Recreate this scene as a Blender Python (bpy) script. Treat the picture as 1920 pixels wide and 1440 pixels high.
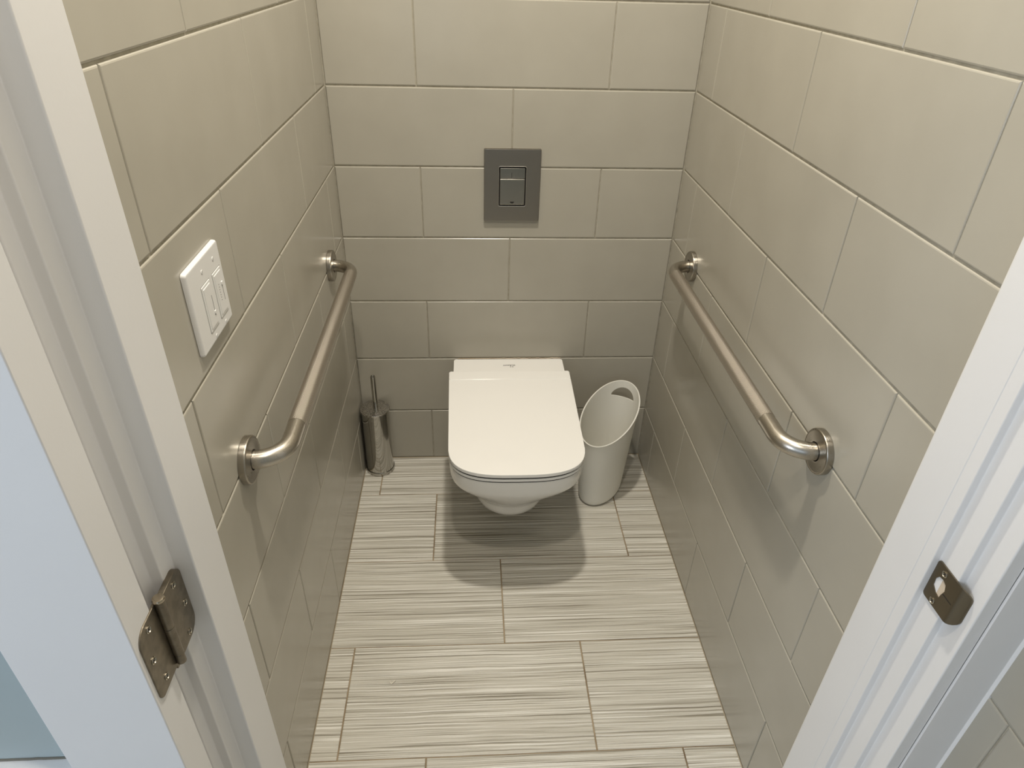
import bpy, bmesh, math, random
from mathutils import Vector, Matrix
for o in list(bpy.data.objects): bpy.data.objects.remove(o)
SC = bpy.context.scene; COL = SC.collection; PI = math.pi
random.seed(7)

# ---------------- camera ----------------
cam = bpy.data.objects.new('camera', bpy.data.cameras.new('camera')); COL.objects.link(cam)
YAW, PIT, ROL = math.radians(-4.04046), math.radians(32.88318), math.radians(1.71317)
fw = Vector((-math.sin(YAW)*math.cos(PIT), math.cos(YAW)*math.cos(PIT), -math.sin(PIT)))
rt = Vector((math.cos(YAW), math.sin(YAW), 0)); up = rt.cross(fw)
r2 = rt*math.cos(ROL) + up*math.sin(ROL); u2 = -rt*math.sin(ROL) + up*math.cos(ROL)
M = Matrix((r2, u2, -fw)).transposed().to_4x4(); M.translation = Vector((-0.11364, -1.8781, 1.52103))
cam.matrix_world = M
cam.data.sensor_width = 36; cam.data.lens = 1271.53/1920*36; cam.data.clip_start = 0.02
SC.camera = cam
# ---------------- exposure, world, lights ----------------
SC.view_settings.view_transform = 'Standard'; SC.view_settings.look = 'None'
SC.view_settings.gamma = 1; SC.view_settings.use_curve_mapping = False
SC.view_settings.exposure = 0.17
wd = bpy.data.worlds.new('world'); SC.world = wd; wd.use_nodes = True
wd.node_tree.nodes['Background'].inputs[0].default_value = (0.62, 0.78, 1.0, 1)
wd.node_tree.nodes['Background'].inputs[1].default_value = 0.6
ZC = 2.626
def area(name, loc, rot, sx, sy, power, col, shape='RECTANGLE'):
    l = bpy.data.lights.new(name, 'AREA'); l.shape = shape; l.size = sx
    if shape in ('RECTANGLE', 'ELLIPSE'): l.size_y = sy
    l.energy = power; l.color = col
    o = bpy.data.objects.new(name, l); COL.objects.link(o); o.location = loc; o.rotation_euler = rot; return o
area('room_light', (-0.04, -0.66, ZC-0.012), (0, 0, 0), 0.09, 0.09, 22.5, (1.0, 0.94, 0.835), 'DISK')
area('hall_light', (-0.14, -1.57, ZC-0.012), (0, 0, 0), 0.075, 0.075, 9.3, (1.0, 0.91, 0.78), 'DISK')
area('added_daylight', (-1.84, -2.55, 1.45), (0, math.radians(-90), 0), 1.2, 1.1, 26.0, (0.79, 0.875, 1.0))  # unseen source, added to supply cool daylight from the left of the hall
area('added_daylight', (-0.75, -3.44, 1.45), (math.radians(90), 0, 0), 1.2, 1.2, 2.5, (0.76, 0.86, 1.0))  # unseen source, added as bluish fill from behind the camera

# ---------------- materials ----------------
def mat(name, col=(.8,.8,.8), rough=.5, metal=0.0, spec=.5, coat=0.0, build=None, **kw):
    m = bpy.data.materials.new(name); m.use_nodes = True; nt = m.node_tree; b = nt.nodes['Principled BSDF']
    b.inputs['Base Color'].default_value = (*col, 1); b.inputs['Roughness'].default_value = rough
    b.inputs['Metallic'].default_value = metal; b.inputs['Specular IOR Level'].default_value = spec
    b.inputs['Coat Weight'].default_value = coat
    for k, v in kw.items(): b.inputs[k.replace('_', ' ')].default_value = v
    if build: build(nt, b)
    return m
def N(nt, t, **kw):
    n = nt.nodes.new(t)
    for k, v in kw.items():
        if k in n.inputs: n.inputs[k].default_value = v
        else: setattr(n, k, v)
    return n
def ramp(nt, fac, stops):
    r = nt.nodes.new('ShaderNodeValToRGB'); e = r.color_ramp.elements
    while len(e) < len(stops): e.new(0.5)
    for x, (p, c) in zip(e, stops): x.position = p; x.color = (*c, 1)
    nt.links.new(fac, r.inputs[0]); return r.outputs[0]
def coords(nt, scale, src='Object'):
    tc = nt.nodes.new('ShaderNodeTexCoord'); mp = nt.nodes.new('ShaderNodeMapping')
    mp.inputs['Scale'].default_value = scale; nt.links.new(tc.outputs[src], mp.inputs[0]); return mp.outputs[0]
def bump(nt, b, h, strength, dist):
    n = nt.nodes.new('ShaderNodeBump'); n.inputs['Strength'].default_value = strength; n.inputs['Distance'].default_value = dist
    nt.links.new(h, n.inputs['Height']); nt.links.new(n.outputs[0], b.inputs['Normal']); return n
def b_tile(nt, b):
    v = coords(nt, (1,1,1))
    n = N(nt, 'ShaderNodeTexNoise', Scale=7.0, Detail=3.0); nt.links.new(v, n.inputs['Vector'])
    c = ramp(nt, n.outputs[0], [(.3, (.385,.360,.300)), (.7, (.410,.384,.322))])
    nt.links.new(c, b.inputs['Base Color'])
    n2 = N(nt, 'ShaderNodeTexNoise', Scale=9.0, Detail=1.0); nt.links.new(v, n2.inputs['Vector'])
    bump(nt, b, n2.outputs[0], .22, .004)
MT = mat('wall_tile', rough=.24, spec=.5, build=b_tile)
def b_grout(nt, b):
    v = coords(nt, (1,1,1)); n = N(nt, 'ShaderNodeTexNoise', Scale=60.0, Detail=4.0); nt.links.new(v, n.inputs['Vector'])
    nt.links.new(ramp(nt, n.outputs[0], [(.35,(.34,.31,.24)),(.65,(.44,.405,.325))]), b.inputs['Base Color'])
MG = mat('wall_grout', rough=.9, build=b_grout)
def b_floor(nt, b):
    uv = nt.nodes.new('ShaderNodeUVMap'); uv.uv_map = 'UVMap'
    # gentle waviness of the striations
    wv = N(nt, 'ShaderNodeTexNoise', Scale=7.0, Detail=3.0); nt.links.new(uv.outputs[0], wv.inputs['Vector'])
    sub = N(nt, 'ShaderNodeVectorMath', operation='MULTIPLY_ADD')
    nt.links.new(wv.outputs['Color'], sub.inputs[0]); sub.inputs[1].default_value = (0, .006, 0); nt.links.new(uv.outputs[0], sub.inputs[2])
    def stretched(sx, sy, detail, rough=.6):
        mp = nt.nodes.new('ShaderNodeMapping'); mp.inputs['Scale'].default_value = (sx, sy, 1); nt.links.new(sub.outputs[0], mp.inputs[0])
        n = N(nt, 'ShaderNodeTexNoise', Scale=1.0, Detail=detail, Roughness=rough); nt.links.new(mp.outputs[0], n.inputs['Vector']); return n.outputs[0]
    a = stretched(1.7, 240, 1.5, .5); f = stretched(5, 430, 1.5, .5); g = stretched(1.0, 60, 1.5)
    m1 = N(nt, 'ShaderNodeMath', operation='MULTIPLY_ADD'); nt.links.new(f, m1.inputs[0]); m1.inputs[1].default_value = .45; nt.links.new(a, m1.inputs[2])
    m2 = N(nt, 'ShaderNodeMath', operation='MULTIPLY_ADD'); nt.links.new(g, m2.inputs[0]); m2.inputs[1].default_value = .22; nt.links.new(m1.outputs[0], m2.inputs[2])
    m3 = N(nt, 'ShaderNodeMath', operation='DIVIDE'); nt.links.new(m2.outputs[0], m3.inputs[0]); m3.inputs[1].default_value = 1.67
    c = ramp(nt, m3.outputs[0], [(.37,(.24,.215,.165)),(.43,(.44,.41,.345)),(.48,(.56,.53,.46)),(.545,(.61,.58,.51)),(.60,(.80,.775,.71))])
    nt.links.new(c, b.inputs['Base Color'])
    bump(nt, b, m3.outputs[0], .9, .006)
MF = mat('floor_tile', rough=.42, spec=.4, build=b_floor)
def b_fgrout(nt, b):
    v = coords(nt, (1,1,1)); n = N(nt, 'ShaderNodeTexNoise', Scale=9.0, Detail=5.0); nt.links.new(v, n.inputs['Vector'])
    nt.links.new(ramp(nt, n.outputs[0], [(.35,(.17,.12,.07)),(.6,(.36,.285,.19))]), b.inputs['Base Color'])
MFG = mat('floor_grout', rough=.95, build=b_fgrout)
def b_paint(c1, c2, s=3.0, bs=.12):
    def f(nt, b):
        v = coords(nt, (1,1,1)); n = N(nt, 'ShaderNodeTexNoise', Scale=s, Detail=3.0); nt.links.new(v, n.inputs['Vector'])
        nt.links.new(ramp(nt, n.outputs[0], [(.3,c1),(.7,c2)]), b.inputs['Base Color'])
        n2 = N(nt, 'ShaderNodeTexNoise', Scale=220.0, Detail=2.0); nt.links.new(v, n2.inputs['Vector'])
        bump(nt, b, n2.outputs[0], bs, .0006)
    return f
MW = mat('white_paint', rough=.42, build=b_paint((.72,.71,.70),(.755,.745,.735)))
MHW = mat('hall_paint', rough=.7, build=b_paint((.34,.38,.39),(.37,.41,.42)))
MCE = mat('ceiling_paint', rough=.8, build=b_paint((.72,.71,.68),(.75,.74,.71)))
MPANE = mat('frosted_pane', (.42,.52,.53), rough=.55, build=b_paint((.36,.42,.425),(.39,.45,.455)))
MPORC = mat('porcelain', (.80,.775,.73), rough=.07, spec=.5, coat=.3, build=b_paint((.84,.825,.79),(.855,.84,.805), 2, 0))
MLID = mat('lid_plastic', (.80,.775,.73), rough=.10, build=b_paint((.83,.815,.78),(.85,.835,.80), 2, 0))
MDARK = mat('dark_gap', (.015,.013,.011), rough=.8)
def b_brush(direction, sc=(1,1,1), rr=(.22,.38), col=None):
    def f(nt, b):
        v = coords(nt, direction); n = N(nt, 'ShaderNodeTexNoise', Scale=1.0, Detail=3.0); nt.links.new(v, n.inputs['Vector'])
        mr = N(nt, 'ShaderNodeMapRange'); nt.links.new(n.outputs[0], mr.inputs[0]); mr.inputs[3].default_value = rr[0]; mr.inputs[4].default_value = rr[1]
        nt.links.new(mr.outputs[0], b.inputs['Roughness']); bump(nt, b, n.outputs[0], .08, .0004)
    return f
MSTEEL = mat('brushed_steel', (.48,.445,.39), .26, 1, build=b_brush((900,30,900)))
MSTEELF = mat('flange_steel', (.38,.35,.30), .24, 1, build=b_brush((900,60,60)))
def b_knurl(nt, b):
    uv = nt.nodes.new('ShaderNodeUVMap'); uv.uv_map = 'UVMap'
    hs = []
    for ang in (45, -45):
        mp = nt.nodes.new('ShaderNodeMapping'); mp.inputs['Rotation'].default_value = (0, 0, math.radians(ang)); nt.links.new(uv.outputs[0], mp.inputs[0])
        w = N(nt, 'ShaderNodeTexWave', Scale=130.0, Distortion=0.0); nt.links.new(mp.outputs[0], w.inputs['Vector']); hs.append(w.outputs['Fac'])
    m = N(nt, 'ShaderNodeMath', operation='MULTIPLY'); nt.links.new(hs[0], m.inputs[0]); nt.links.new(hs[1], m.inputs[1])
    bump(nt, b, m.outputs[0], .7, .0008)
    nt.links.new(ramp(nt, m.outputs[0], [(0,(.40,.355,.30)),(.6,(.62,.57,.50))]), b.inputs['Base Color'])
MKNURL = mat('knurled_steel', (.6,.55,.48), .36, 1, build=b_knurl)
MPLATE = mat('flush_plate_steel', (.27,.245,.21), .33, 1, build=b_brush((500,20,500), rr=(.28,.42)))
MBTN = mat('button_steel', (.33,.31,.27), .22, 1, build=b_brush((30,30,30), rr=(.15,.3)))
MCHROME = mat('chrome', (.46,.45,.42), .06, 1)
def b_speck(nt, b):
    v = coords(nt, (1,1,1)); n = N(nt, 'ShaderNodeTexNoise', Scale=520.0, Detail=4.0); nt.links.new(v, n.inputs['Vector'])
    nt.links.new(ramp(nt, n.outputs[0], [(.42,(.25,.23,.21)),(.55,(.8,.78,.74))]), b.inputs['Base Color'])
    bump(nt, b, n.outputs[0], .5, .001)
MSPECK = mat('spotted_chrome', (.6,.6,.6), .22, 1, build=b_speck)
def b_nick(nt, b):
    v = coords(nt, (1,1,1)); n = N(nt, 'ShaderNodeTexNoise', Scale=90.0, Detail=4.0); nt.links.new(v, n.inputs['Vector'])
    nt.links.new(ramp(nt, n.outputs[0], [(.35,(.17,.145,.108)),(.65,(.24,.206,.155))]), b.inputs['Base Color'])
MNICK = mat('satin_nickel', (.3,.26,.2), .34, .85, build=b_nick)
MSTRIKE = mat('strike_steel', (.17,.145,.105), .30, .9, build=lambda nt, b: b_brush((60,60,60), rr=(.22,.4))(nt, b))
MSCREW = mat('screw_steel', (.5,.46,.38), .25, 1)
MSWITCH = mat('switch_plastic', (.74,.73,.71), rough=.28)
MINK = mat('black_print', (.02,.02,.02), rough=.5)
MTAN = mat('raw_wood', (.58,.48,.36), rough=.8)
def b_bin(nt, b):
    out = nt.nodes['Material Output']; tr = nt.nodes.new('ShaderNodeBsdfTranslucent'); tr.inputs[0].default_value = (.97,.955,.90,1)
    mx = nt.nodes.new('ShaderNodeMixShader'); mx.inputs[0].default_value = .22
    nt.links.new(b.outputs[0], mx.inputs[1]); nt.links.new(tr.outputs[0], mx.inputs[2]); nt.links.new(mx.outputs[0], out.inputs[0])
MBIN = mat('frosted_plastic', (.93,.915,.85), rough=.38, build=b_bin)
MCAULK = mat('yellowed_caulk', (.55,.44,.29), rough=.7)
MBRIST = mat('bristles', (.75,.75,.72), rough=.8)

# ---------------- mesh helpers ----------------
def obj(name, bm, ms, parent=None, smooth=False):
    me = bpy.data.meshes.new(name); bm.normal_update(); bm.to_mesh(me); bm.free()
    for m in (ms if isinstance(ms, (list, tuple)) else [ms]): me.materials.append(m)
    if smooth:
        for p in me.polygons: p.use_smooth = True
        if smooth != True: me.set_sharp_from_angle(angle=math.radians(smooth))
    o = bpy.data.objects.new(name, me); COL.objects.link(o)
    if smooth and smooth != True:
        w = o.modifiers.new('w', 'WEIGHTED_NORMAL'); w.keep_sharp = True; w.weight = 70
    if parent: o.parent = parent
    return o
def thing(name, label, cat, loc=(0,0,0), group=None):
    o = bpy.data.objects.new(name, None); COL.objects.link(o); o.location = loc; o.empty_display_size = .05
    o['label'] = label; o['category'] = cat
    if group: o['group'] = group
    return o
def adopt(root):                       # children are built in world space; keep them there under a moved root
    bpy.context.view_layer.update()
    inv = root.matrix_world.inverted()
    for c in root.children_recursive:
        c.data.transform(inv) if c.data.users == 1 else None
def struct(name, bm, ms, smooth=False, parent=None):
    o = obj(name, bm, ms, parent, smooth)
    if not parent: o['kind'] = 'structure'
    return o
def box(bm, a, b, mi=0, bev=0):
    vs = [bm.verts.new((x, y, z)) for x in (a[0], b[0]) for y in (a[1], b[1]) for z in (a[2], b[2])]
    fs = [bm.faces.new([vs[i] for i in q]) for q in ((0,1,3,2),(4,6,7,5),(0,4,5,1),(2,3,7,6),(0,2,6,4),(1,5,7,3))]
    for f in fs: f.material_index = mi
    if bev:
        es = list({e for f in fs for e in f.edges})
        r = bmesh.ops.bevel(bm, geom=es, offset=bev, segments=3, profile=.5, affect='EDGES')
        for f in r['faces']: f.material_index = mi
    bmesh.ops.recalc_face_normals(bm, faces=[f for f in bm.faces])
def loft(bm, rings, closed=True, cap0=True, cap1=True, mi=0):
    R = [[bm.verts.new(p) for p in r] for r in rings]; n = len(R[0])
    for a, b in zip(R, R[1:]):
        for i in range(n if closed else n-1):
            j = (i+1) % n; f = bm.faces.new((a[i], a[j], b[j], b[i])); f.material_index = mi
    if cap0: bm.faces.new(R[0][::-1]).material_index = mi
    if cap1: bm.faces.new(R[-1]).material_index = mi
    return R
def lathe(bm, prof, c, ax='Z', seg=48, mi=0, caps=True):
    rings = []
    for r, h in prof:
        ring = []
        for i in range(seg):
            t = 2*PI*i/seg; u, v = r*math.cos(t), r*math.sin(t)
            p = {'Z': (u, v, h), 'X': (h, u, v), '-X': (-h, v, u), '-Y': (u, -h, v)}[ax]
            ring.append(Vector(c)+Vector(p))
        rings.append(ring)
    return loft(bm, rings, True, caps, caps, mi)
def tube(bm, pts, r, seg=32, uv=False, mi=0):
    pts = [Vector(p) for p in pts]; rings = []; L = [0]
    for a, b in zip(pts, pts[1:]): L.append(L[-1]+(b-a).length)
    nrm = None
    for i, p in enumerate(pts):
        t = (pts[min(i+1, len(pts)-1)]-pts[max(i-1, 0)]).normalized()
        if nrm is None: nrm = Vector((0,0,1)) if abs(t.z) < .9 else Vector((1,0,0))
        nrm = (nrm - t*nrm.dot(t)).normalized(); bn = t.cross(nrm)
        rings.append([p+(nrm*math.cos(2*PI*k/seg)+bn*math.sin(2*PI*k/seg))*r for k in range(seg)])
    R = loft(bm, rings, True, True, True, mi)
    if uv:
        lay = bm.loops.layers.uv.new('UVMap'); idx = {}
        for i, rr in enumerate(R):
            for k, v in enumerate(rr): idx[v] = (i, k)
        for f in bm.faces:
            ks = [idx[l.vert][1] for l in f.loops]; wrap = max(ks)-min(ks) > seg/2
            for l in f.loops:
                i, k = idx[l.vert]; k = k+seg if (wrap and k < seg/2) else k
                l[lay].uv = (2*PI*r*k/seg, L[i])
    return R
def rrect(x0, x1, y0, y1, r, n=6):      # ccw rounded rectangle; r may be a 4-tuple for corners (x1y1, x0y1, x0y0, x1y0)
    rs = r if isinstance(r, (tuple, list)) else (r,)*4; P = []
    for (cx, cy, a0), q in zip(((x1, y1, 0), (x0, y1, 90), (x0, y0, 180), (x1, y0, 270)), rs):
        sx = -1 if cx == x1 else 1; sy = -1 if cy == y1 else 1
        for i in range(n+1):
            a = math.radians(a0+90*i/n); P.append((cx+sx*q+q*math.cos(a), cy+sy*q+q*math.sin(a)))
    return P
def prism(bm, poly, mp, h0, h1, bev=0, mi=0):   # mp(u, v, h) -> point; slightly rounded front edge when bev
    n = len(poly); cu = sum(p[0] for p in poly)/n; cv = sum(p[1] for p in poly)/n
    def off(d):
        out = []
        for i, (u, v) in enumerate(poly):
            a = poly[i-1]; b = poly[(i+1) % n]; tx, ty = b[0]-a[0], b[1]-a[1]; l = math.hypot(tx, ty) or 1
            out.append((u-ty/l*d, v+tx/l*d))
        return out
    rings = [[mp(u, v, h0) for u, v in poly]]
    if bev:
        s = 1 if h1 > h0 else -1
        for k in range(4):
            a = PI/2*k/3; q = off(bev*(1-math.cos(a))); rings.append([mp(u, v, h1-s*bev*(1-math.sin(a))) for u, v in q])
    else: rings.append([mp(u, v, h1) for u, v in poly])
    return loft(bm, rings, True, True, True, mi)

# ---------------- tiled surfaces ----------------
def slab_tile(bm, P, u0, u1, v0, v1, b=.0028, mi=0, d=0.0):
    """P(u, v, depth)->point, depth positive into the wall."""
    levels = [(b, 0), (b*.45, b*.16), (b*.12, b*.5), (0, b*1.0), (0, .007)]
    R = []
    for ins, dep in levels:
        R.append([bm.verts.new(P(*q, dep+d)) for q in ((u0+ins, v0+ins), (u1-ins, v0+ins), (u1-ins, v1-ins), (u0+ins, v1-ins))])
    f0 = bm.faces.new(R[0]); f0.material_index = mi; fs = [f0]
    for A, B in zip(R, R[1:]):
        for i in range(4):
            f = bm.faces.new((B[i], B[(i+1) % 4], A[(i+1) % 4], A[i])); f.material_index = mi; fs.append(f)
    return fs
H = 0.202
def tiled_wall(name, P, u_min, u_max, rows, joints, thick=.08, gh=.0034, gv=.0018):
    bm = bmesh.new(); rnd = random.Random(name)
    for k in range(rows):
        js = sorted(j for j in joints(k) if u_min+.004 < j < u_max-.004); e = [u_min]+js+[u_max]
        for a, c in zip(e, e[1:]):
            slab_tile(bm, P, a+(gv/2 if a > u_min else .001), c-(gv/2 if c < u_max else .001), k*H+gh/2, (k+1)*H-gh/2, d=rnd.uniform(0, .0006))
    v = [bm.verts.new(P(u, w, dd)) for dd in (.0030, thick) for u, w in ((u_min-.008, 0), (u_max+.008, 0), (u_max+.008, rows*H), (u_min-.008, rows*H))]
    for q in ((0,1,2,3),(7,6,5,4),(0,4,5,1),(1,5,6,2),(2,6,7,3),(3,7,4,0)):
        bm.faces.new([v[i] for i in q]).material_index = 1
    bmesh.ops.recalc_face_normals(bm, faces=list(bm.faces))
    return struct(name, bm, [MT, MG])
X0, X1 = -.4794, .4794
ev_od = lambda e, o, p, lo, hi: (lambda k: [(e if k % 2 == 0 else o)+p*i for i in range(lo, hi)])
tiled_wall('wall_back', lambda u, v, d: (u, d, v), X0, X1, 13, ev_od(.249, 0, .498, -3, 3))
tiled_wall('wall_left', lambda u, v, d: (X0-d, u, v), -1.30, 0, 13, ev_od(-.118, -.366, .502, -4, 2))
tiled_wall('wall_right', lambda u, v, d: (X1+d, u, v), -1.30, 0, 13, ev_od(-.132, -.384, .494, -4, 2))
tiled_wall('wall_hall_right', lambda u, v, d: (.5185+d, u, v-.049), -3.4, -1.4165, 14, ev_od(-1.70, -1.95, .494, -5, 3))
# floor
def floor():
    bm = bmesh.new(); lay = bm.loops.layers.uv.new('UVMap'); rnd = random.Random(3)
    rows = [(0.0, -.192, -.418)]; y = -.192; offs = [-.231, -.034, -.418, -.222, -.034, -.418]
    for i, o in enumerate(offs):
        rows.append((y, y-.2878, o)); y -= .2878
    g = .0034
    P = lambda u, v, d: (u, v, -d)
    for (ya, yb, o) in rows:
        yb = max(yb, -1.66)
        js = sorted(o+.5805*i for i in range(-3, 4)); js = [j for j in js if X0+.01 < j < X1-.01]; e = [X0]+js+[X1]
        for a, c in zip(e, e[1:]):
            fs = slab_tile(bm, P, a+(g/2 if a > X0 else .0005), c-(g/2 if c < X1 else .0005), yb+g*.34, ya-g*.34, b=.0016)
            ou, ov = rnd.uniform(0, 40), rnd.uniform(0, 40)
            for f in fs:
                for l in f.loops: l[lay].uv = (l.vert.co.x+ou, l.vert.co.y+ov)
    v = [bm.verts.new((x, yy, z)) for z in (-.0016, -.08) for x, yy in ((X0-.05, .05), (X0-.05, -1.66), (X1+.05, -1.66), (X1+.05, .05))]
    for q in ((0,1,2,3),(7,6,5,4),(0,4,5,1),(1,5,6,2),(2,6,7,3),(3,7,4,0)): bm.faces.new([v[i] for i in q]).material_index = 1
    # yellowed bead along the walls
    for (a, b) in (((X0, -1.27), (X0, 0)), ((X1, -1.27), (X1, 0)), ((X0, 0), (X1, 0))):
        if a[0] == b[0]:
            s = 1 if a[0] < 0 else -1; prof = [(0, .0022), (s*.0008, .0006), (s*.0018, 0)]
            A = [bm.verts.new((a[0]+px, a[1], pz)) for px, pz in prof]; B = [bm.verts.new((a[0]+px, b[1], pz)) for px, pz in prof]
        else:
            prof = [(0, .0022), (-.0008, .0006), (-.0018, 0)]
            A = [bm.verts.new((a[0], py, pz)) for py, pz in prof]; B = [bm.verts.new((b[0], py, pz)) for py, pz in prof]
        for i in range(2): bm.faces.new((A[i], A[i+1], B[i+1], B[i])).material_index = 2
    bmesh.ops.recalc_face_normals(bm, faces=list(bm.faces))
    return struct('floor', bm, [MF, MFG, mat('edge_grout', (.36,.30,.21), rough=.9)])
floor()
# ---------------- shell of the hall ----------------
bm = bmesh.new(); box(bm, (-1.8, -3.4, -.08), (X1+.05, -1.66, -.0005)); struct('floor_hall', bm, mat('hall_floor', rough=.5, build=b_paint((.42,.39,.33),(.5,.47,.40))))
bm = bmesh.new(); box(bm, (-1.9, -3.5, ZC), (.6, .1, ZC+.06)); struct('ceiling', bm, MCE)
bm = bmesh.new(); box(bm, (-1.9, -3.5, 0), (.56, -3.4, .85)); box(bm, (-1.9, -3.5, 2.05), (.56, -3.4, ZC)); box(bm, (-1.9, -3.5, .85), (-1.35, -3.4, 2.05)); box(bm, (-.15, -3.5, .85), (.56, -3.4, 2.05)); struct('wall_hall_back', bm, MHW)
bm = bmesh.new(); box(bm, (-1.35, -3.47, .85), (-1.31, -3.41, 2.05)); box(bm, (-.19, -3.47, .85), (-.15, -3.41, 2.05)); box(bm, (-1.31, -3.47, .85), (-.19, -3.41, .89)); box(bm, (-1.31, -3.47, 2.01), (-.19, -3.41, 2.05)); struct('added_window_2', bm, MW)  # out of view, made up to frame the added light from behind
bm = bmesh.new()                                   # hall side wall with an opening made for the added daylight
box(bm, (-1.88, -3.4, 0), (-1.8, -1.28, .85)); box(bm, (-1.88, -3.4, 2.05), (-1.8, -1.28, ZC))
box(bm, (-1.88, -2.0, .85), (-1.8, -1.28, 2.05)); box(bm, (-1.88, -3.4, .85), (-1.8, -3.1, 2.05)); struct('wall_hall_left', bm, MHW)
bm = bmesh.new(); box(bm, (-1.87, -3.10, .85), (-1.81, -3.06, 2.05)); box(bm, (-1.87, -2.04, .85), (-1.81, -2.0, 2.05)); box(bm, (-1.87, -3.06, .85), (-1.81, -2.04, .89)); box(bm, (-1.87, -3.06, 2.01), (-1.81, -2.04, 2.05)); struct('added_window_1', bm, MW)  # made-up frame out of view, around the added side daylight
bm = bmesh.new(); box(bm, (-1.8, -1.40, 0), (-.60, -1.30, ZC)); box(bm, (-.60, -1.40, 2.57), (X1, -1.30, ZC)); struct('wall_hall_front', bm, MHW)
# ---------------- door frame ----------------
def vprism(name, poly, z0, z1, m, smooth=False):
    bm = bmesh.new(); loft(bm, [[(x, y, z0) for x, y in poly], [(x, y, z1) for x, y in poly]])
    bmesh.ops.recalc_face_normals(bm, faces=list(bm.faces)); return struct(name, bm, m, smooth)
def rounded(pts, r, n=4):
    out = []
    for i, p in enumerate(pts):
        rr = p[2] if len(p) > 2 else r
        a, b, c = Vector(pts[i-1][:2]), Vector(p[:2]), Vector(pts[(i+1) % len(pts)][:2])
        u, v = (a-b), (c-b); rr = min(rr, u.length*.45, v.length*.45); u.normalize(); v.normalize()
        p0, p1 = b+u*rr, b+v*rr
        for k in range(n+1):
            t = k/n; q = p0*(1-t)**2+b*2*t*(1-t)+p1*t*t; out.append((q.x, q.y))
    return out
LJ = [(-.50,-1.272,0),(-.421,-1.270,.002),(-.421,-1.340,.002),(-.4435,-1.341,.0015),(-.4435,-1.366,.002),(-.456,-1.367,.0015),(-.459,-1.380,.002),(-.471,-1.381,.0015),(-.474,-1.402,.002),(-.60,-1.402,0),(-.60,-1.31,0),(-.50,-1.31,0)]
vprism('trim_1', rounded(LJ, .002), 0, 2.57, MW, 35)
RJ = [(.430,-1.264,.006),(.4305,-1.325,0),(.4312,-1.3255,0),(.4312,-1.3275,0),(.4305,-1.328,0),(.4305,-1.344,.0014),(.439,-1.3450,.0014),(.439,-1.3800,.0014),(.4478,-1.3808,.0014),(.4478,-1.4135,.002),(.4655,-1.4137,0),(.4660,-1.4120,0),(.55,-1.4120,0),(.55,-1.268,0)]
vprism('trim_2', rounded(RJ, .002), 0, 2.57, MW, 35)
vprism('trim_3', rounded([(.4668,-1.4135,0),(.4668,-1.4165,.001),(.5158,-1.4172,.0005),(.5184,-1.4205,.0005),(.55,-1.4205,0),(.55,-1.4135,0)], .001), 0, 2.57, MW, 35)
bm = bmesh.new(); box(bm, (-.4435,-1.402,2.57), (.4478,-1.272,2.60)); struct('trim_4', bm, MW)
# ---------------- the open door ----------------
dr = bpy.data.objects.new('door_1', None); COL.objects.link(dr); dr.location = (-.4345,-1.438,.01); dr['kind'] = 'structure'
def dbox(name, a, b, m, bev=.0015):
    bm = bmesh.new(); box(bm, a, b, bev=bev); return obj(name, bm, m, dr, 30)
dbox('stile', (-.5545,-1.459,.01), (-.4345,-1.417,2.53), MW); dbox('stile', (-1.19,-1.459,.01), (-1.07,-1.417,2.53), MW)
dbox('rail', (-1.07,-1.459,.01), (-.5545,-1.417,.736), MW); dbox('rail', (-1.07,-1.459,2.39), (-.5545,-1.417,2.53), MW)
dbox('pane', (-1.07,-1.437,.736), (-.5545,-1.425,2.39), MPANE, 0)
bm = bmesh.new(); rr = random.Random(4); pts = [(-1.07+i*.5155/60, -1.4375, .7372+rr.uniform(-.0004, .0004)) for i in range(61)]; tube(bm, pts, .0016, 6); obj('sealant', bm, mat('old_sealant', (.16,.15,.12), .9), dr, True)
adopt(dr)

# ---------------- hinge ----------------
hg = thing('door_hinge', 'satin nickel butt hinge with rounded leaves joining the white door to the left jamb', 'hinge', (-.431,-1.4035,.86))
def leaf(name, poly, x, m=MNICK, back=-.0004):
    bm = bmesh.new(); prism(bm, poly, lambda u, v, h: (x+h, u, v), back, .0022, .0006)
    bmesh.ops.recalc_face_normals(bm, faces=list(bm.faces)); return obj(name, bm, m, hg, 30)
jl = leaf('leaf', rrect(-1.4040,-1.3420,.8450,.9425, (.013,.001,.001,.019), 10), -.4397, back=-.0042)
dl = leaf('leaf', rrect(-1.4525,-1.4070,.8600,.9585, (.001,.017,.009,.001), 10), -.4350)
def screw(u, v, x, s, parent, r=.0042):
    bm = bmesh.new(); ax = 'X' if s > 0 else '-X'
    lathe(bm, [(r,0),(r,.0007),(r*.8,.0011),(r*.72,.0004)], (x,u,v), ax, 20)
    obj('screw', bm, MSCREW, parent, 30)
    return
def slot(u, v, x, s, parent, r=.0024):
    bm = bmesh.new()
    for a in (35, 125):
        ca, sa = math.cos(math.radians(a)), math.sin(math.radians(a)); q = [(-r,-.0005),(r,-.0005),(r,.0005),(-r,.0005)]
        P = [(u+p*ca-t*sa, v+p*sa+t*ca) for p, t in q]
        bm.faces.new([bm.verts.new((x, a2, b2)) for a2, b2 in P])
    obj('screw_slot', bm, MDARK, parent)
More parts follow.
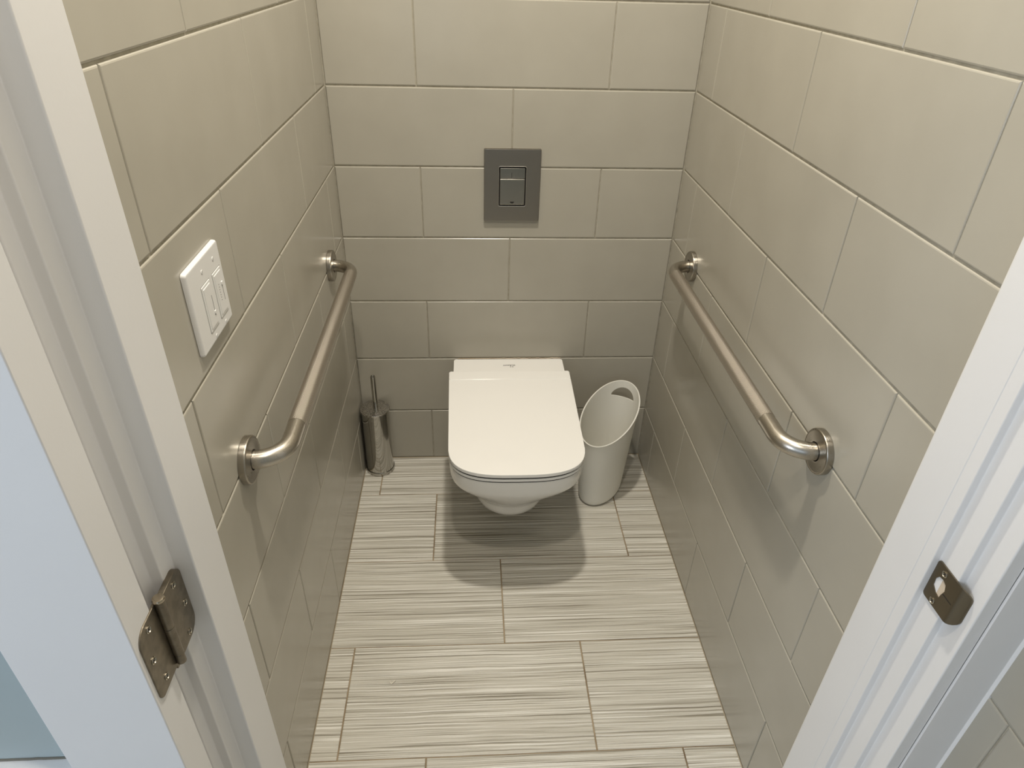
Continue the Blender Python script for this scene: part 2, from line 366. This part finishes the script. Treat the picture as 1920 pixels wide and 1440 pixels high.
def screws(lst, x, s, parent):
    for u, v in lst:
        bm = bmesh.new(); ax = 'X' if s > 0 else '-X'; r = .0042
        lathe(bm, [(r,0),(r,.0007),(r*.82,.0011),(r*.74,.0003)], (x,u,v), ax, 20)
        for a in (35, 125):
            ca, sa = math.cos(math.radians(a)), math.sin(math.radians(a)); q = [(-.0026,-.0006),(.0026,-.0006),(.0026,.0006),(-.0026,.0006)]
            f = bm.faces.new([bm.verts.new((x+s*(.00045+.00003*(a > 90)), u+p*ca-t*sa, v+p*sa+t*ca)) for p, t in q]); f.material_index = 1
        obj('screw', bm, [MSCREW, MDARK], parent, 30)
screws([(-1.3628,.9320),(-1.3532,.8923),(-1.3628,.8545)], -.4375, 1, jl)
screws([(-1.4321,.9480),(-1.4420,.9133),(-1.4330,.8744)], -.4328, 1, dl)
bm = bmesh.new(); bx, by, r = -.4290, -1.4070, .0052
for z0, z1 in ((.8770,.9185),(.9192,.9610)):
    lathe(bm, [(r-.0004,z0),(r,z0+.0004),(r,z1-.0004),(r-.0004,z1)], (bx,by,0), 'Z', 32)
obj('knuckle', bm, MNICK, hg, 30)
bm = bmesh.new(); lathe(bm, [(.0040,.8620),(.0049,.8630),(.0049,.8755),(.0040,.8765)], (bx,by,0), 'Z', 32); obj('pin_tip', bm, MNICK, hg, 30)
bm = bmesh.new(); lathe(bm, [(.003,.960),(.0062,.9612),(.0064,.9625),(.0056,.9645),(.0030,.9652)], (bx,by,0), 'Z', 32)
obj('hinge_pin', bm, mat('polished_nickel', (.45,.38,.28), .2, 1), hg, 30)
adopt(hg)
# ---------------- strike plate ----------------
sp = thing('strike_plate', 'dark metal strike plate with a latch hole screwed to the right jamb', 'strike plate', (.4385,-1.375,.865))
def strike():
    bm = bmesh.new()
    out = rrect(-1.4010,-1.3465,.8665,.9245, (.004,.012,.012,.004), 6)
    hole = [(-1.3545,.8905),(-1.3535,.9000),(-1.3575,.9070),(-1.3640,.9085),(-1.3700,.9060),(-1.3725,.8985),(-1.3700,.8900),(-1.3690,.8835),(-1.3620,.8850)]
    def X(y):                                 # flat plate whose lip rolls back round the jamb edge
        return .4368 if y > -1.388 else .4368+min(.012, ((-1.388-y)/.013)**2*.009)
    def ring(poly, dx): return [bm.verts.new((X(y)+dx, y, z)) for y, z in poly]
    def fine(poly):
        o = []
        for i, p in enumerate(poly):
            q = poly[(i+1) % len(poly)]; n = max(1, int(math.hypot(q[0]-p[0], q[1]-p[1])/.003))
            for k in range(n): o.append((p[0]+(q[0]-p[0])*k/n, p[1]+(q[1]-p[1])*k/n))
        return o
    # grid clip: build from strips so that the lip can bend
    cut = fine(out); hcut = fine(hole)
    faces = []
    A = ring(cut, 0); B = ring(hcut, 0)
    es = [bm.edges.new((A[i], A[(i+1) % len(A)])) for i in range(len(A))]+[bm.edges.new((B[i], B[(i+1) % len(B)])) for i in range(len(B))]
    mid = [bm.verts.new((X(-1.389), -1.389, .869+.0036*i)) for i in range(15)]
    r = bmesh.ops.triangle_fill(bm, use_beauty=True, use_dissolve=False, edges=es)
    bmesh.ops.bisect_plane(bm, geom=list(bm.verts)+list(bm.edges)+list(bm.faces), plane_co=(0,-1.388,0), plane_no=(0,1,0))
    for yy in (-1.391,-1.394,-1.397,-1.3995): bmesh.ops.bisect_plane(bm, geom=list(bm.verts)+list(bm.edges)+list(bm.faces), plane_co=(0,yy,0), plane_no=(0,1,0))
    for v in mid: bm.verts.remove(v)
    for v in bm.verts: v.co.x = X(v.co.y)
    bmesh.ops.recalc_face_normals(bm, faces=list(bm.faces))
    g = bmesh.ops.extrude_face_region(bm, geom=list(bm.faces))
    for v in g['geom']:
        if isinstance(v, bmesh.types.BMVert): v.co.x += .0018
    bmesh.ops.recalc_face_normals(bm, faces=list(bm.faces)); return bm
pl = obj('plate', strike(), MSTRIKE, sp, 40)
bm = bmesh.new(); box(bm, (.4380,-1.3745,.881), (.4389,-1.3625,.911)); box(bm, (.4380,-1.3625,.8835), (.4389,-1.3530,.911), 1)
obj('latch_hole', bm, [MTAN, MW], sp)
bm = bmesh.new(); box(bm, (.43655,-1.3880,.8932), (.4370,-1.3720,.8942)); obj('scribed_line', bm, MDARK, sp)
screws([(-1.3622,.9163),(-1.3635,.8725)], .4369, -1, sp)
adopt(sp)

# ---------------- toilet ----------------
tl = thing('toilet', 'white wall hung toilet with its lid closed, below the steel flush plate', 'toilet', (0,-.3,.15))
def outline(w, L, l, n=3.0, back=-.004, cx=0.0, wb=None, seg=28, rb=.006):
    """closed plan curve, flat back at y=back, superellipse front reaching y=-L"""
    wb = wb or w; yc = -(L-l); P = []
    for i in range(seg+1):                     # front from +x round to -x
        t = PI*i/seg; c, s = math.cos(t), math.sin(t)
        P.append((cx+w*math.copysign(abs(c)**(2/n), c), yc-l*abs(s)**(2/n)))
    k = 8
    for i in range(1, k+1):
        f = i/k; P.append((cx-w+(w-wb)*f, yc+(back-rb-yc)*f))
    for i in range(1, 5): a = PI/2*i/4; P.append((cx-wb+rb*(1-math.cos(a)), back-rb+rb*math.sin(a)))
    for i in range(1, 4): P.append((cx-wb+rb+(2*wb-2*rb)*i/4, back))
    for i in range(0, 4): a = PI/2*i/4; P.append((cx+wb-rb+rb*math.sin(a), back-rb+rb*math.cos(a)))
    for i in range(k): f = i/k; P.append((cx+wb+(w-wb)*f, back-rb+(yc-back+rb)*f))
    return P
bm = bmesh.new()
secs = [(.3955,.171,.582,.125,3.0),(.3955,.1740,.589,.130,3.0),(.3935,.1765,.5925,.130,3.0),(.375,.1768,.591,.130,3.0),(.350,.1755,.586,.130,2.95),(.335,.1740,.581,.133,2.85),(.320,.1695,.573,.138,2.7),
        (.303,.163,.562,.148,2.5),(.284,.152,.549,.155,2.3),(.265,.139,.535,.153,2.2),(.248,.125,.521,.14,2.15),(.234,.1125,.508,.125,2.1),(.216,.1060,.498,.115,2.1),(.196,.1020,.489,.11,2.1),(.176,.096,.478,.105,2.1),(.159,.084,.463,.095,2.1),(.147,.066,.442,.08,2.1),(.142,.044,.415,.06,2.0)]
loft(bm, [[(x+.002-(.009 if z < .24 else max(0, (.33-z)*.1)), y, z) for x, y in outline(w, L, l, n, wb=min(w, .169))] for z, w, L, l, n in secs])
bmesh.ops.recalc_face_normals(bm, faces=list(bm.faces))
obj('bowl', bm, MPORC, tl, 50)
bm = bmesh.new()                                # rear ceramic deck with the hinges under the lid
prism(bm, [p for p in rrect(-.1705,.1785,-.150,-.004, .010)], lambda u, v, h: (u, v, h), .392, .4035, .0025)
bmesh.ops.recalc_face_normals(bm, faces=list(bm.faces))
dk = obj('rear_deck', bm, MPORC, tl, 40)
def plate_loft(name, w, L, l, n, z0, z1, e, m, back, wb=None, cx=0.0, crease=False, crown=0.0):
    bm = bmesh.new(); R = []
    def S(d, z): return [(x, y, z) for x, y in outline(w-d, L-d, l-d*.5, n, back-d, cx, (wb or w)-d)]
    R = [S(e*.7, z0), S(0, z0+e*.5), S(0, z1-e), S(e*.3, z1-e*.3), S(e, z1)]
    loft(bm, R); bmesh.ops.recalc_face_normals(bm, faces=list(bm.faces))
    return obj(name, bm, m, tl, 40)
seat = plate_loft('seat', .1780, .5960, .131, 3.0, .3980, .4070, .0025, MLID, -.116, cx=.002)
lid = plate_loft('lid', .1790, .5985, .132, 3.0, .4125, .4235, .0022, MLID, -.112, .1850, cx=.002)
bm = bmesh.new()                                # raised step across the back of the lid
prism(bm, rrect(-.1815,.1855,-.160,-.1135, .006), lambda u, v, h: (u, v, h), .4225, .4252, .0016)
bmesh.ops.recalc_face_normals(bm, faces=list(bm.faces)); obj('lid_step', bm, MLID, lid, 40)
bm = bmesh.new(); prism(bm, outline(.1762,.5942,.130,3.0,-.13,.002), lambda u, v, h: (u, v, h), .4060, .4130); bmesh.ops.recalc_face_normals(bm, faces=list(bm.faces)); obj('gap_shade_strip', bm, MDARK, seat)  # dark strip, its colour stands in for shade between lid and seat
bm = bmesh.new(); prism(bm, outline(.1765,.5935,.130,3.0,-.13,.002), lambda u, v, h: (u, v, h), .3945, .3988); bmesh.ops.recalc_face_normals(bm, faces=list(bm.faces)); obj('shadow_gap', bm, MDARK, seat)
def text_mesh(s, size):
    cu = bpy.data.curves.new('txt', 'FONT'); cu.body = s; cu.size = size; cu.align_x = 'CENTER'; cu.extrude = .00008; cu.offset = size*.02
    o = bpy.data.objects.new('txt', cu); COL.objects.link(o); bpy.context.view_layer.update()
    me = bpy.data.meshes.new_from_object(o.evaluated_get(bpy.context.evaluated_depsgraph_get())); bpy.data.objects.remove(o); bpy.data.curves.remove(cu); return me
me = text_mesh('DURAVIT', .0092); me.transform(Matrix.Translation((.005,-.0415,.40365)) @ Matrix.Rotation(PI, 4, 'Z')); me.materials.append(MINK)
lg = bpy.data.objects.new('lettering', me); COL.objects.link(lg); lg.parent = dk
me = text_mesh('D', .0075); me.transform(Matrix.Translation((.0155,-.0510,.40365)) @ Matrix.Rotation(PI, 4, 'Z')); me.materials.append(MINK)
lg2 = bpy.data.objects.new('emblem', me); COL.objects.link(lg2); lg2.parent = dk
bm = bmesh.new(); box(bm, (.0075,-.0560,.4035), (.0105,-.0515,.40365)); bm2 = obj('emblem', bm, mat('grey_print', (.15,.14,.13), .5), dk)
# aged silicone bead between deck and wall
bm = bmesh.new(); rr = random.Random(9)
tube(bm, [(-.158+.332*i/60, -.0010, .4032+rr.uniform(-.0007,.0009)) for i in range(61)], .0016, 8)
obj('silicone_bead', bm, mat('silicone', (.60,.48,.33), .6, build=b_paint((.38,.29,.18),(.72,.62,.48), 22, 0)), tl, True)
adopt(tl)

# ---------------- flush plate ----------------
fp = thing('flush_plate', 'brushed steel flush plate with two buttons on the back wall above the toilet', 'flush plate', (.002,0,.86))
PF = lambda u, v, h: (u, -h, v)
bm = bmesh.new()
def frame_ring(bm, outer, inner, h0, h1, bev, mi=0):
    n = len(outer); assert n == len(inner)
    def off(poly, d):
        o = []
        for i, (u, v) in enumerate(poly):
            a = poly[i-1]; b = poly[(i+1) % n]; tx, ty = b[0]-a[0], b[1]-a[1]; l = math.hypot(tx, ty); o.append((u-ty/l*d, v+tx/l*d))
        return o
    rings = [[PF(u,v,h0) for u,v in outer],[PF(u,v,h1-bev) for u,v in outer],[PF(u,v,h1-bev*.25) for u,v in off(outer,bev*.35)],[PF(u,v,h1) for u,v in off(outer,bev)],
             [PF(u,v,h1) for u,v in off(inner,-bev)],[PF(u,v,h1-bev*.3) for u,v in off(inner,-bev*.3)],[PF(u,v,h1-bev) for u,v in inner],[PF(u,v,h0) for u,v in inner]]
    loft(bm, rings+[rings[0]], True, False, False, mi); bmesh.ops.recalc_face_normals(bm, faces=list(bm.faces))
frame_ring(bm, rrect(-.0752,.0800,.8618,1.0612,.003), rrect(-.0345,.0405,.9060,1.0150,.004), 0, .0092, .0016)
fr = obj('frame', bm, MPLATE, fp, 40)
bm = bmesh.new(); frame_ring(bm, rrect(-.0358,.0418,.9047,1.0163,.005), rrect(-.0345,.0405,.9060,1.0150,.004), .008, .0098, .0005)
obj('bright_rim', bm, mat('rim_chrome', (.75,.72,.66), .25, 1), fr, 40)
bm = bmesh.new(); box(bm, (-.0345,-.0025,.9060), (.0405,-.0006,1.0150)); obj('button_recess', bm, MDARK, fp)
bm = bmesh.new(); prism(bm, rrect(-.0315,.0375,.9825,1.0108,.0015), PF, .002, .0088, .0012); bmesh.ops.recalc_face_normals(bm, faces=list(bm.faces)); b1 = obj('small_button', bm, MBTN, fp, 30)
bm = bmesh.new(); prism(bm, rrect(-.0315,.0375,.9092,.9808,.0015), PF, .002, .0088, .0012); bmesh.ops.recalc_face_normals(bm, faces=list(bm.faces)); b2 = obj('large_button', bm, MBTN, fp, 30)
bm = bmesh.new(); box(bm, (.0003,-.00895,.9835), (.0015,-.0087,.9985)); obj('engraved_line', bm, MDARK, b1)
bm = bmesh.new(); pts = [(-.0055+.0030,.9165),(.0085,.9165)]; arc = [(.003+.0058*math.cos(a), .9182+.0052*math.sin(a)) for a in [PI+PI*i/12 for i in range(13)]]
prism(bm, arc, PF, .0087, .0090); bmesh.ops.recalc_face_normals(bm, faces=list(bm.faces)); obj('emblem', bm, MDARK, b2)
adopt(fp)

# ---------------- grab bars ----------------
def grab_bar(s, label):
    g = thing('grab_bar', label, 'grab bar', (s*X1, -.608, .812))
    xa = s*.418; xw = s*X1; z = .812; R = .05; yn, yf = -1.003, -.213; Rb = .0155
    xe = s*.468
    def elbow(y, d):                           # from wall outwards, turning towards +d
        P = [(s*(abs(xw)-.004), y, z), (xe, y, z)]
        for i in range(1, 17):
            a = PI/2*i/16; P.append((xe-s*R*math.sin(a), y+d*R*(1-math.cos(a)), z))
        return P
    P1 = elbow(yn, 1); P2 = elbow(yf, -1)
    bm = bmesh.new(); tube(bm, P1+[(xa, yn+R+.03, z)]+P2[::-1], Rb, 40); bmesh.ops.recalc_face_normals(bm, faces=list(bm.faces))
    obj('bar', bm, MSTEEL, g, 60)
    bm = bmesh.new(); ya, yb = yn+.092, yf-.060; tube(bm, [(xa, ya+(yb-ya)*i/30, z) for i in range(31)], Rb+.0004, 48, uv=True)
    bmesh.ops.recalc_face_normals(bm, faces=list(bm.faces)); obj('knurled_grip', bm, MKNURL, g, 60)
    for y in (yn, yf):
        bm = bmesh.new(); ax = 'X' if s < 0 else '-X'
        lathe(bm, [(.0400,.0002),(.0402,.0090),(.0396,.0108),(.0385,.0118),(.0370,.0120),(.0355,.0112),(.0200,.0130),(.0172,.0128),(.0172,.0040)], (xw, y, z), ax, 64, caps=False)
        bmesh.ops.recalc_face_normals(bm, faces=list(bm.faces)); fl = obj('flange', bm, MSTEELF, g, 35)
        bm = bmesh.new(); lathe(bm, [(.0174,.0060),(.0156,.0060)], (xw, y, z), ax, 40, caps=False); obj('shadow_ring', bm, MDARK, fl)
    adopt(g); return g
grab_bar(-1, 'steel grab bar on the left wall, beside the white dimmer switch plate')
grab_bar(1, 'steel grab bar on the right wall, on the waste bin side')

# ---------------- wall switch ----------------
sw = thing('wall_switch', 'white double gang plate with two slide controls on the left tiled wall', 'switch', (X0,-1.005,1.04))
PS = lambda u, v, h: (X0+h, u, v)
def psr(u0, u1, v0, v1, h0, h1, r, bev, name, m, parent):
    bm = bmesh.new(); prism(bm, rrect(u0, u1, v0, v1, r), PS, h0, h1, bev); bmesh.ops.recalc_face_normals(bm, faces=list(bm.faces)); return obj(name, bm, m, parent, 30)
pt = psr(-1.0682,-.9405,1.0408,1.1628,.0003,.0070,.0052,.0042,'plate',MSWITCH,sw)
for u0, u1 in ((-1.0315,-.9985), (-.9860,-.9530)):
    psr(u0-.0012,u1+.0012,1.0588,1.1285,.0066,.00705,.001,0,'shadow_gap',mat('gap_grey',(.35,.34,.32),.8),pt)
    c = psr(u0,u1,1.0600,1.1273,.0060,.0080,.0012,.0008,'slide_control',MSWITCH,sw)
    psr(u0+.0035,u1-.0035,1.0640,1.1233,.0078,.0088,.001,.0007,'raised_face',MSWITCH,c)
    bm = bmesh.new(); box(bm, (X0+.0087,u1-.0092,1.0785), (X0+.0090,u1-.0078,1.1065)); obj('slot', bm, mat('slot_grey',(.30,.29,.28),.7), c)
    if u0 < -1.0:
        psr(u1-.0110,u1-.0060,1.0785,1.0835,.0086,.0100,.001,.0006,'slider_knob',MSWITCH,c); bm = bmesh.new(); box(bm, (X0+.0088,u1-.0093,1.0768), (X0+.0091,u1-.0077,1.0785)); obj('pointer', bm, MDARK, c)
    else:
        psr(u1-.0110,u1-.0060,1.1020,1.1070,.0086,.0100,.001,.0006,'slider_knob',MSWITCH,c)
        for i in range(7):
            bm = bmesh.new(); lathe(bm, [(.0007,.0086),(.0007,.0091)], (X0, u0+.0125, 1.0835+i*.0039), 'X', 10); obj('indicator_light', bm, mat('indicator',(.12,.11,.10),.4), c)
for u, v in ((-1.0160,1.1445),(-.9700,1.1445),(-1.0160,1.0480),(-.9715,1.0480)):
    bm = bmesh.new(); lathe(bm, [(.0031,.0062),(.0031,.0073),(.0024,.0077)], (X0,u,v), 'X', 20)
    f = bm.faces.new([bm.verts.new((X0+.00775, u+a, v+b)) for a, b in ((-.0003,-.0022),(.0003,-.0022),(.0003,.0022),(-.0003,.0022))]); f.material_index = 1
    obj('screw', bm, [MSWITCH, MDARK], sw, 30)
adopt(sw)

# ---------------- toilet brush ----------------
BX, BY = -.4285, -.0535
bh = thing('brush_holder', 'slim chrome toilet brush canister standing in the back left corner', 'brush holder', (BX,BY,0))
bm = bmesh.new(); lathe(bm, [(.0455,.012),(.0448,.020),(.0448,.2440),(.0430,.2440),(.0430,.02)], (BX,BY,0), 'Z', 64); obj('canister', bm, MCHROME, bh, 40)
bm = bmesh.new(); lathe(bm, [(.0455,.0002),(.0478,.0010),(.0482,.0050),(.0482,.0105),(.0472,.0125),(.0450,.0130)], (BX,BY,0), 'Z', 64); obj('base_ring', bm, MCHROME, bh, 40)
adopt(bh)
tb = thing('toilet_brush', 'chrome handle and water-spotted lid of the toilet brush in its canister', 'toilet brush', (BX,BY,.2445))
bm = bmesh.new(); lathe(bm, [(.0450,.2443),(.0478,.2450),(.0480,.2490),(.0470,.2508),(.0300,.2516),(.0085,.2520)], (BX,BY,0), 'Z', 64); obj('lid', bm, MSPECK, tb, 40)
bm = bmesh.new(); lathe(bm, [(.0078,.2516),(.0078,.3700),(.0070,.3725),(.0050,.3722),(.0044,.3705)], (BX+.0035,BY,0), 'Z', 32); obj('handle', bm, MCHROME, tb, 40)
bm = bmesh.new(); lathe(bm, [(.005,.2440),(.005,.115),(.030,.105),(.033,.06),(.024,.035)], (BX,BY,0), 'Z', 24); obj('brush_head', bm, MBRIST, tb, 40)
adopt(tb)

# ---------------- waste bin ----------------
wb = thing('waste_bin', 'translucent white slanted waste bin with a handle hole, right of the toilet', 'waste bin', (.31,-.178,0))
def bin_mesh():
    cx, cy, a, b, th, kk, z0, s = .3099, -.1782, .1001, .0627, .5729, .9533, .3074, .0450
    d = Vector((math.sin(th), math.cos(th), 0)); e = Vector((math.cos(th), -math.sin(th), 0)); seg = 96
    def ring(f, ins, base=None):
        P = []
        for i in range(seg):
            t = 2*PI*i/seg; zt = z0+s*math.cos(t)
            z = f*zt if base is None else base
            # rounded foot
            sc = 1+kk*z; foot = 0 if z > .022 else .012*(1-math.sqrt(max(0, 1-((.022-z)/.022)**2)))
            u, v = (a*sc-ins-foot)*math.cos(t), (b*sc-ins-foot)*math.sin(t)
            p = Vector((cx, cy, 0))+d*u+e*v+Vector((.0101*z, .0048*z, 0)); p.z = z if base is None else base; P.append(p)
        return P
    bm = bmesh.new(); R = []
    for z in (.0004,.003,.007,.012,.018,.024): R.append(ring(0, 0, z))
    fs = [.12+.88*i/24 for i in range(25)]
    R += [ring(f, 0) for f in fs[:-1]]
    def lift(P, h): return [p+Vector((0,0,h)) for p in P]
    R += [ring(.992, 0), lift(ring(1, -.0016), -.0018), lift(ring(1, -.0016), 0), lift(ring(1, .0006), .0008), lift(ring(1, .0024), 0), ring(.985, .0024)]
    R += [ring(f, .0024) for f in fs[::-1][1:]]
    R += [ring(0, .0024, .024), ring(0, .006, .004)]
    loft(bm, R); bmesh.ops.recalc_face_normals(bm, faces=list(bm.faces)); return bm, d, e, Vector((cx, cy, 0)), a, kk
bm, dd, ee, cc, ba, bk = bin_mesh(); bn = obj('bin_body', bm, MBIN, None, 50)
# cutter for the moon-shaped handle hole near the tall end
hz = .2990; arc = []
W2, HH = .0385, .0300
for i in range(25): t = PI*i/24; arc.append((W2*math.cos(t), HH*math.sin(t)))
for i in range(1, 12): t = i/12; arc.append((-W2+2*W2*t, -.0045*math.sin(PI*t)))
arc = rounded([(x, y, .002) for x, y in arc], .002, 1)
bc = bmesh.new(); ctr = cc+dd*(ba*(1+bk*hz)+.003); 
loft(bc, [[ctr+dd*h+ee*u+Vector((0,0,hz+v)) for u, v in arc] for h in (-.05, .03)]); bmesh.ops.recalc_face_normals(bc, faces=list(bc.faces))
cut = obj('cutter', bc, MBIN); md = bn.modifiers.new('b', 'BOOLEAN'); md.operation = 'DIFFERENCE'; md.object = cut; md.solver = 'EXACT'
bpy.context.view_layer.update(); nm = bpy.data.meshes.new_from_object(bn.evaluated_get(bpy.context.evaluated_depsgraph_get()))
bn.modifiers.clear(); bn.data = nm; bpy.data.objects.remove(cut); bn.parent = wb
adopt(wb)
# ---------------- paper scrap ----------------
bm = bmesh.new(); z = .0012
v = [bm.verts.new(p) for p in ((-.3215,-.8680,z),(-.3170,-.8745,z),(-.3135,-.8745,z+.0008),(-.3050,-.8655,z+.0018),(-.3075,-.8645,z+.0018),(-.3150,-.8715,z+.0006),(-.3195,-.8670,z+.0004))]
bm.faces.new(v); g = bmesh.ops.extrude_face_region(bm, geom=list(bm.faces))
for q in g['geom']:
    if isinstance(q, bmesh.types.BMVert): q.co.z += .0005
bmesh.ops.recalc_face_normals(bm, faces=list(bm.faces))
sc = obj('paper_scrap', bm, mat('scrap', (.66,.62,.53), .8)); sc['label'] = 'tiny pale V-shaped scrap lying on the floor tile in front of the toilet'; sc['category'] = 'scrap'
# ---------------- ceiling lamps ----------------
for (x, y, lab) in ((-.04,-.66,'round recessed ceiling lamp above the toilet'), (-.14,-1.57,'round recessed ceiling lamp in the hall outside the door')):
    t = thing('ceiling_lamp', lab, 'ceiling lamp', (x, y, ZC))
    bm = bmesh.new(); lathe(bm, [(.066,0),(.085,-.001),(.088,-.006),(.070,-.010),(.064,-.008),(.062,0)], (x, y, ZC), 'Z', 48, caps=False); bmesh.ops.recalc_face_normals(bm, faces=list(bm.faces)); obj('trim_ring', bm, MCE, t, 40)
    adopt(t)
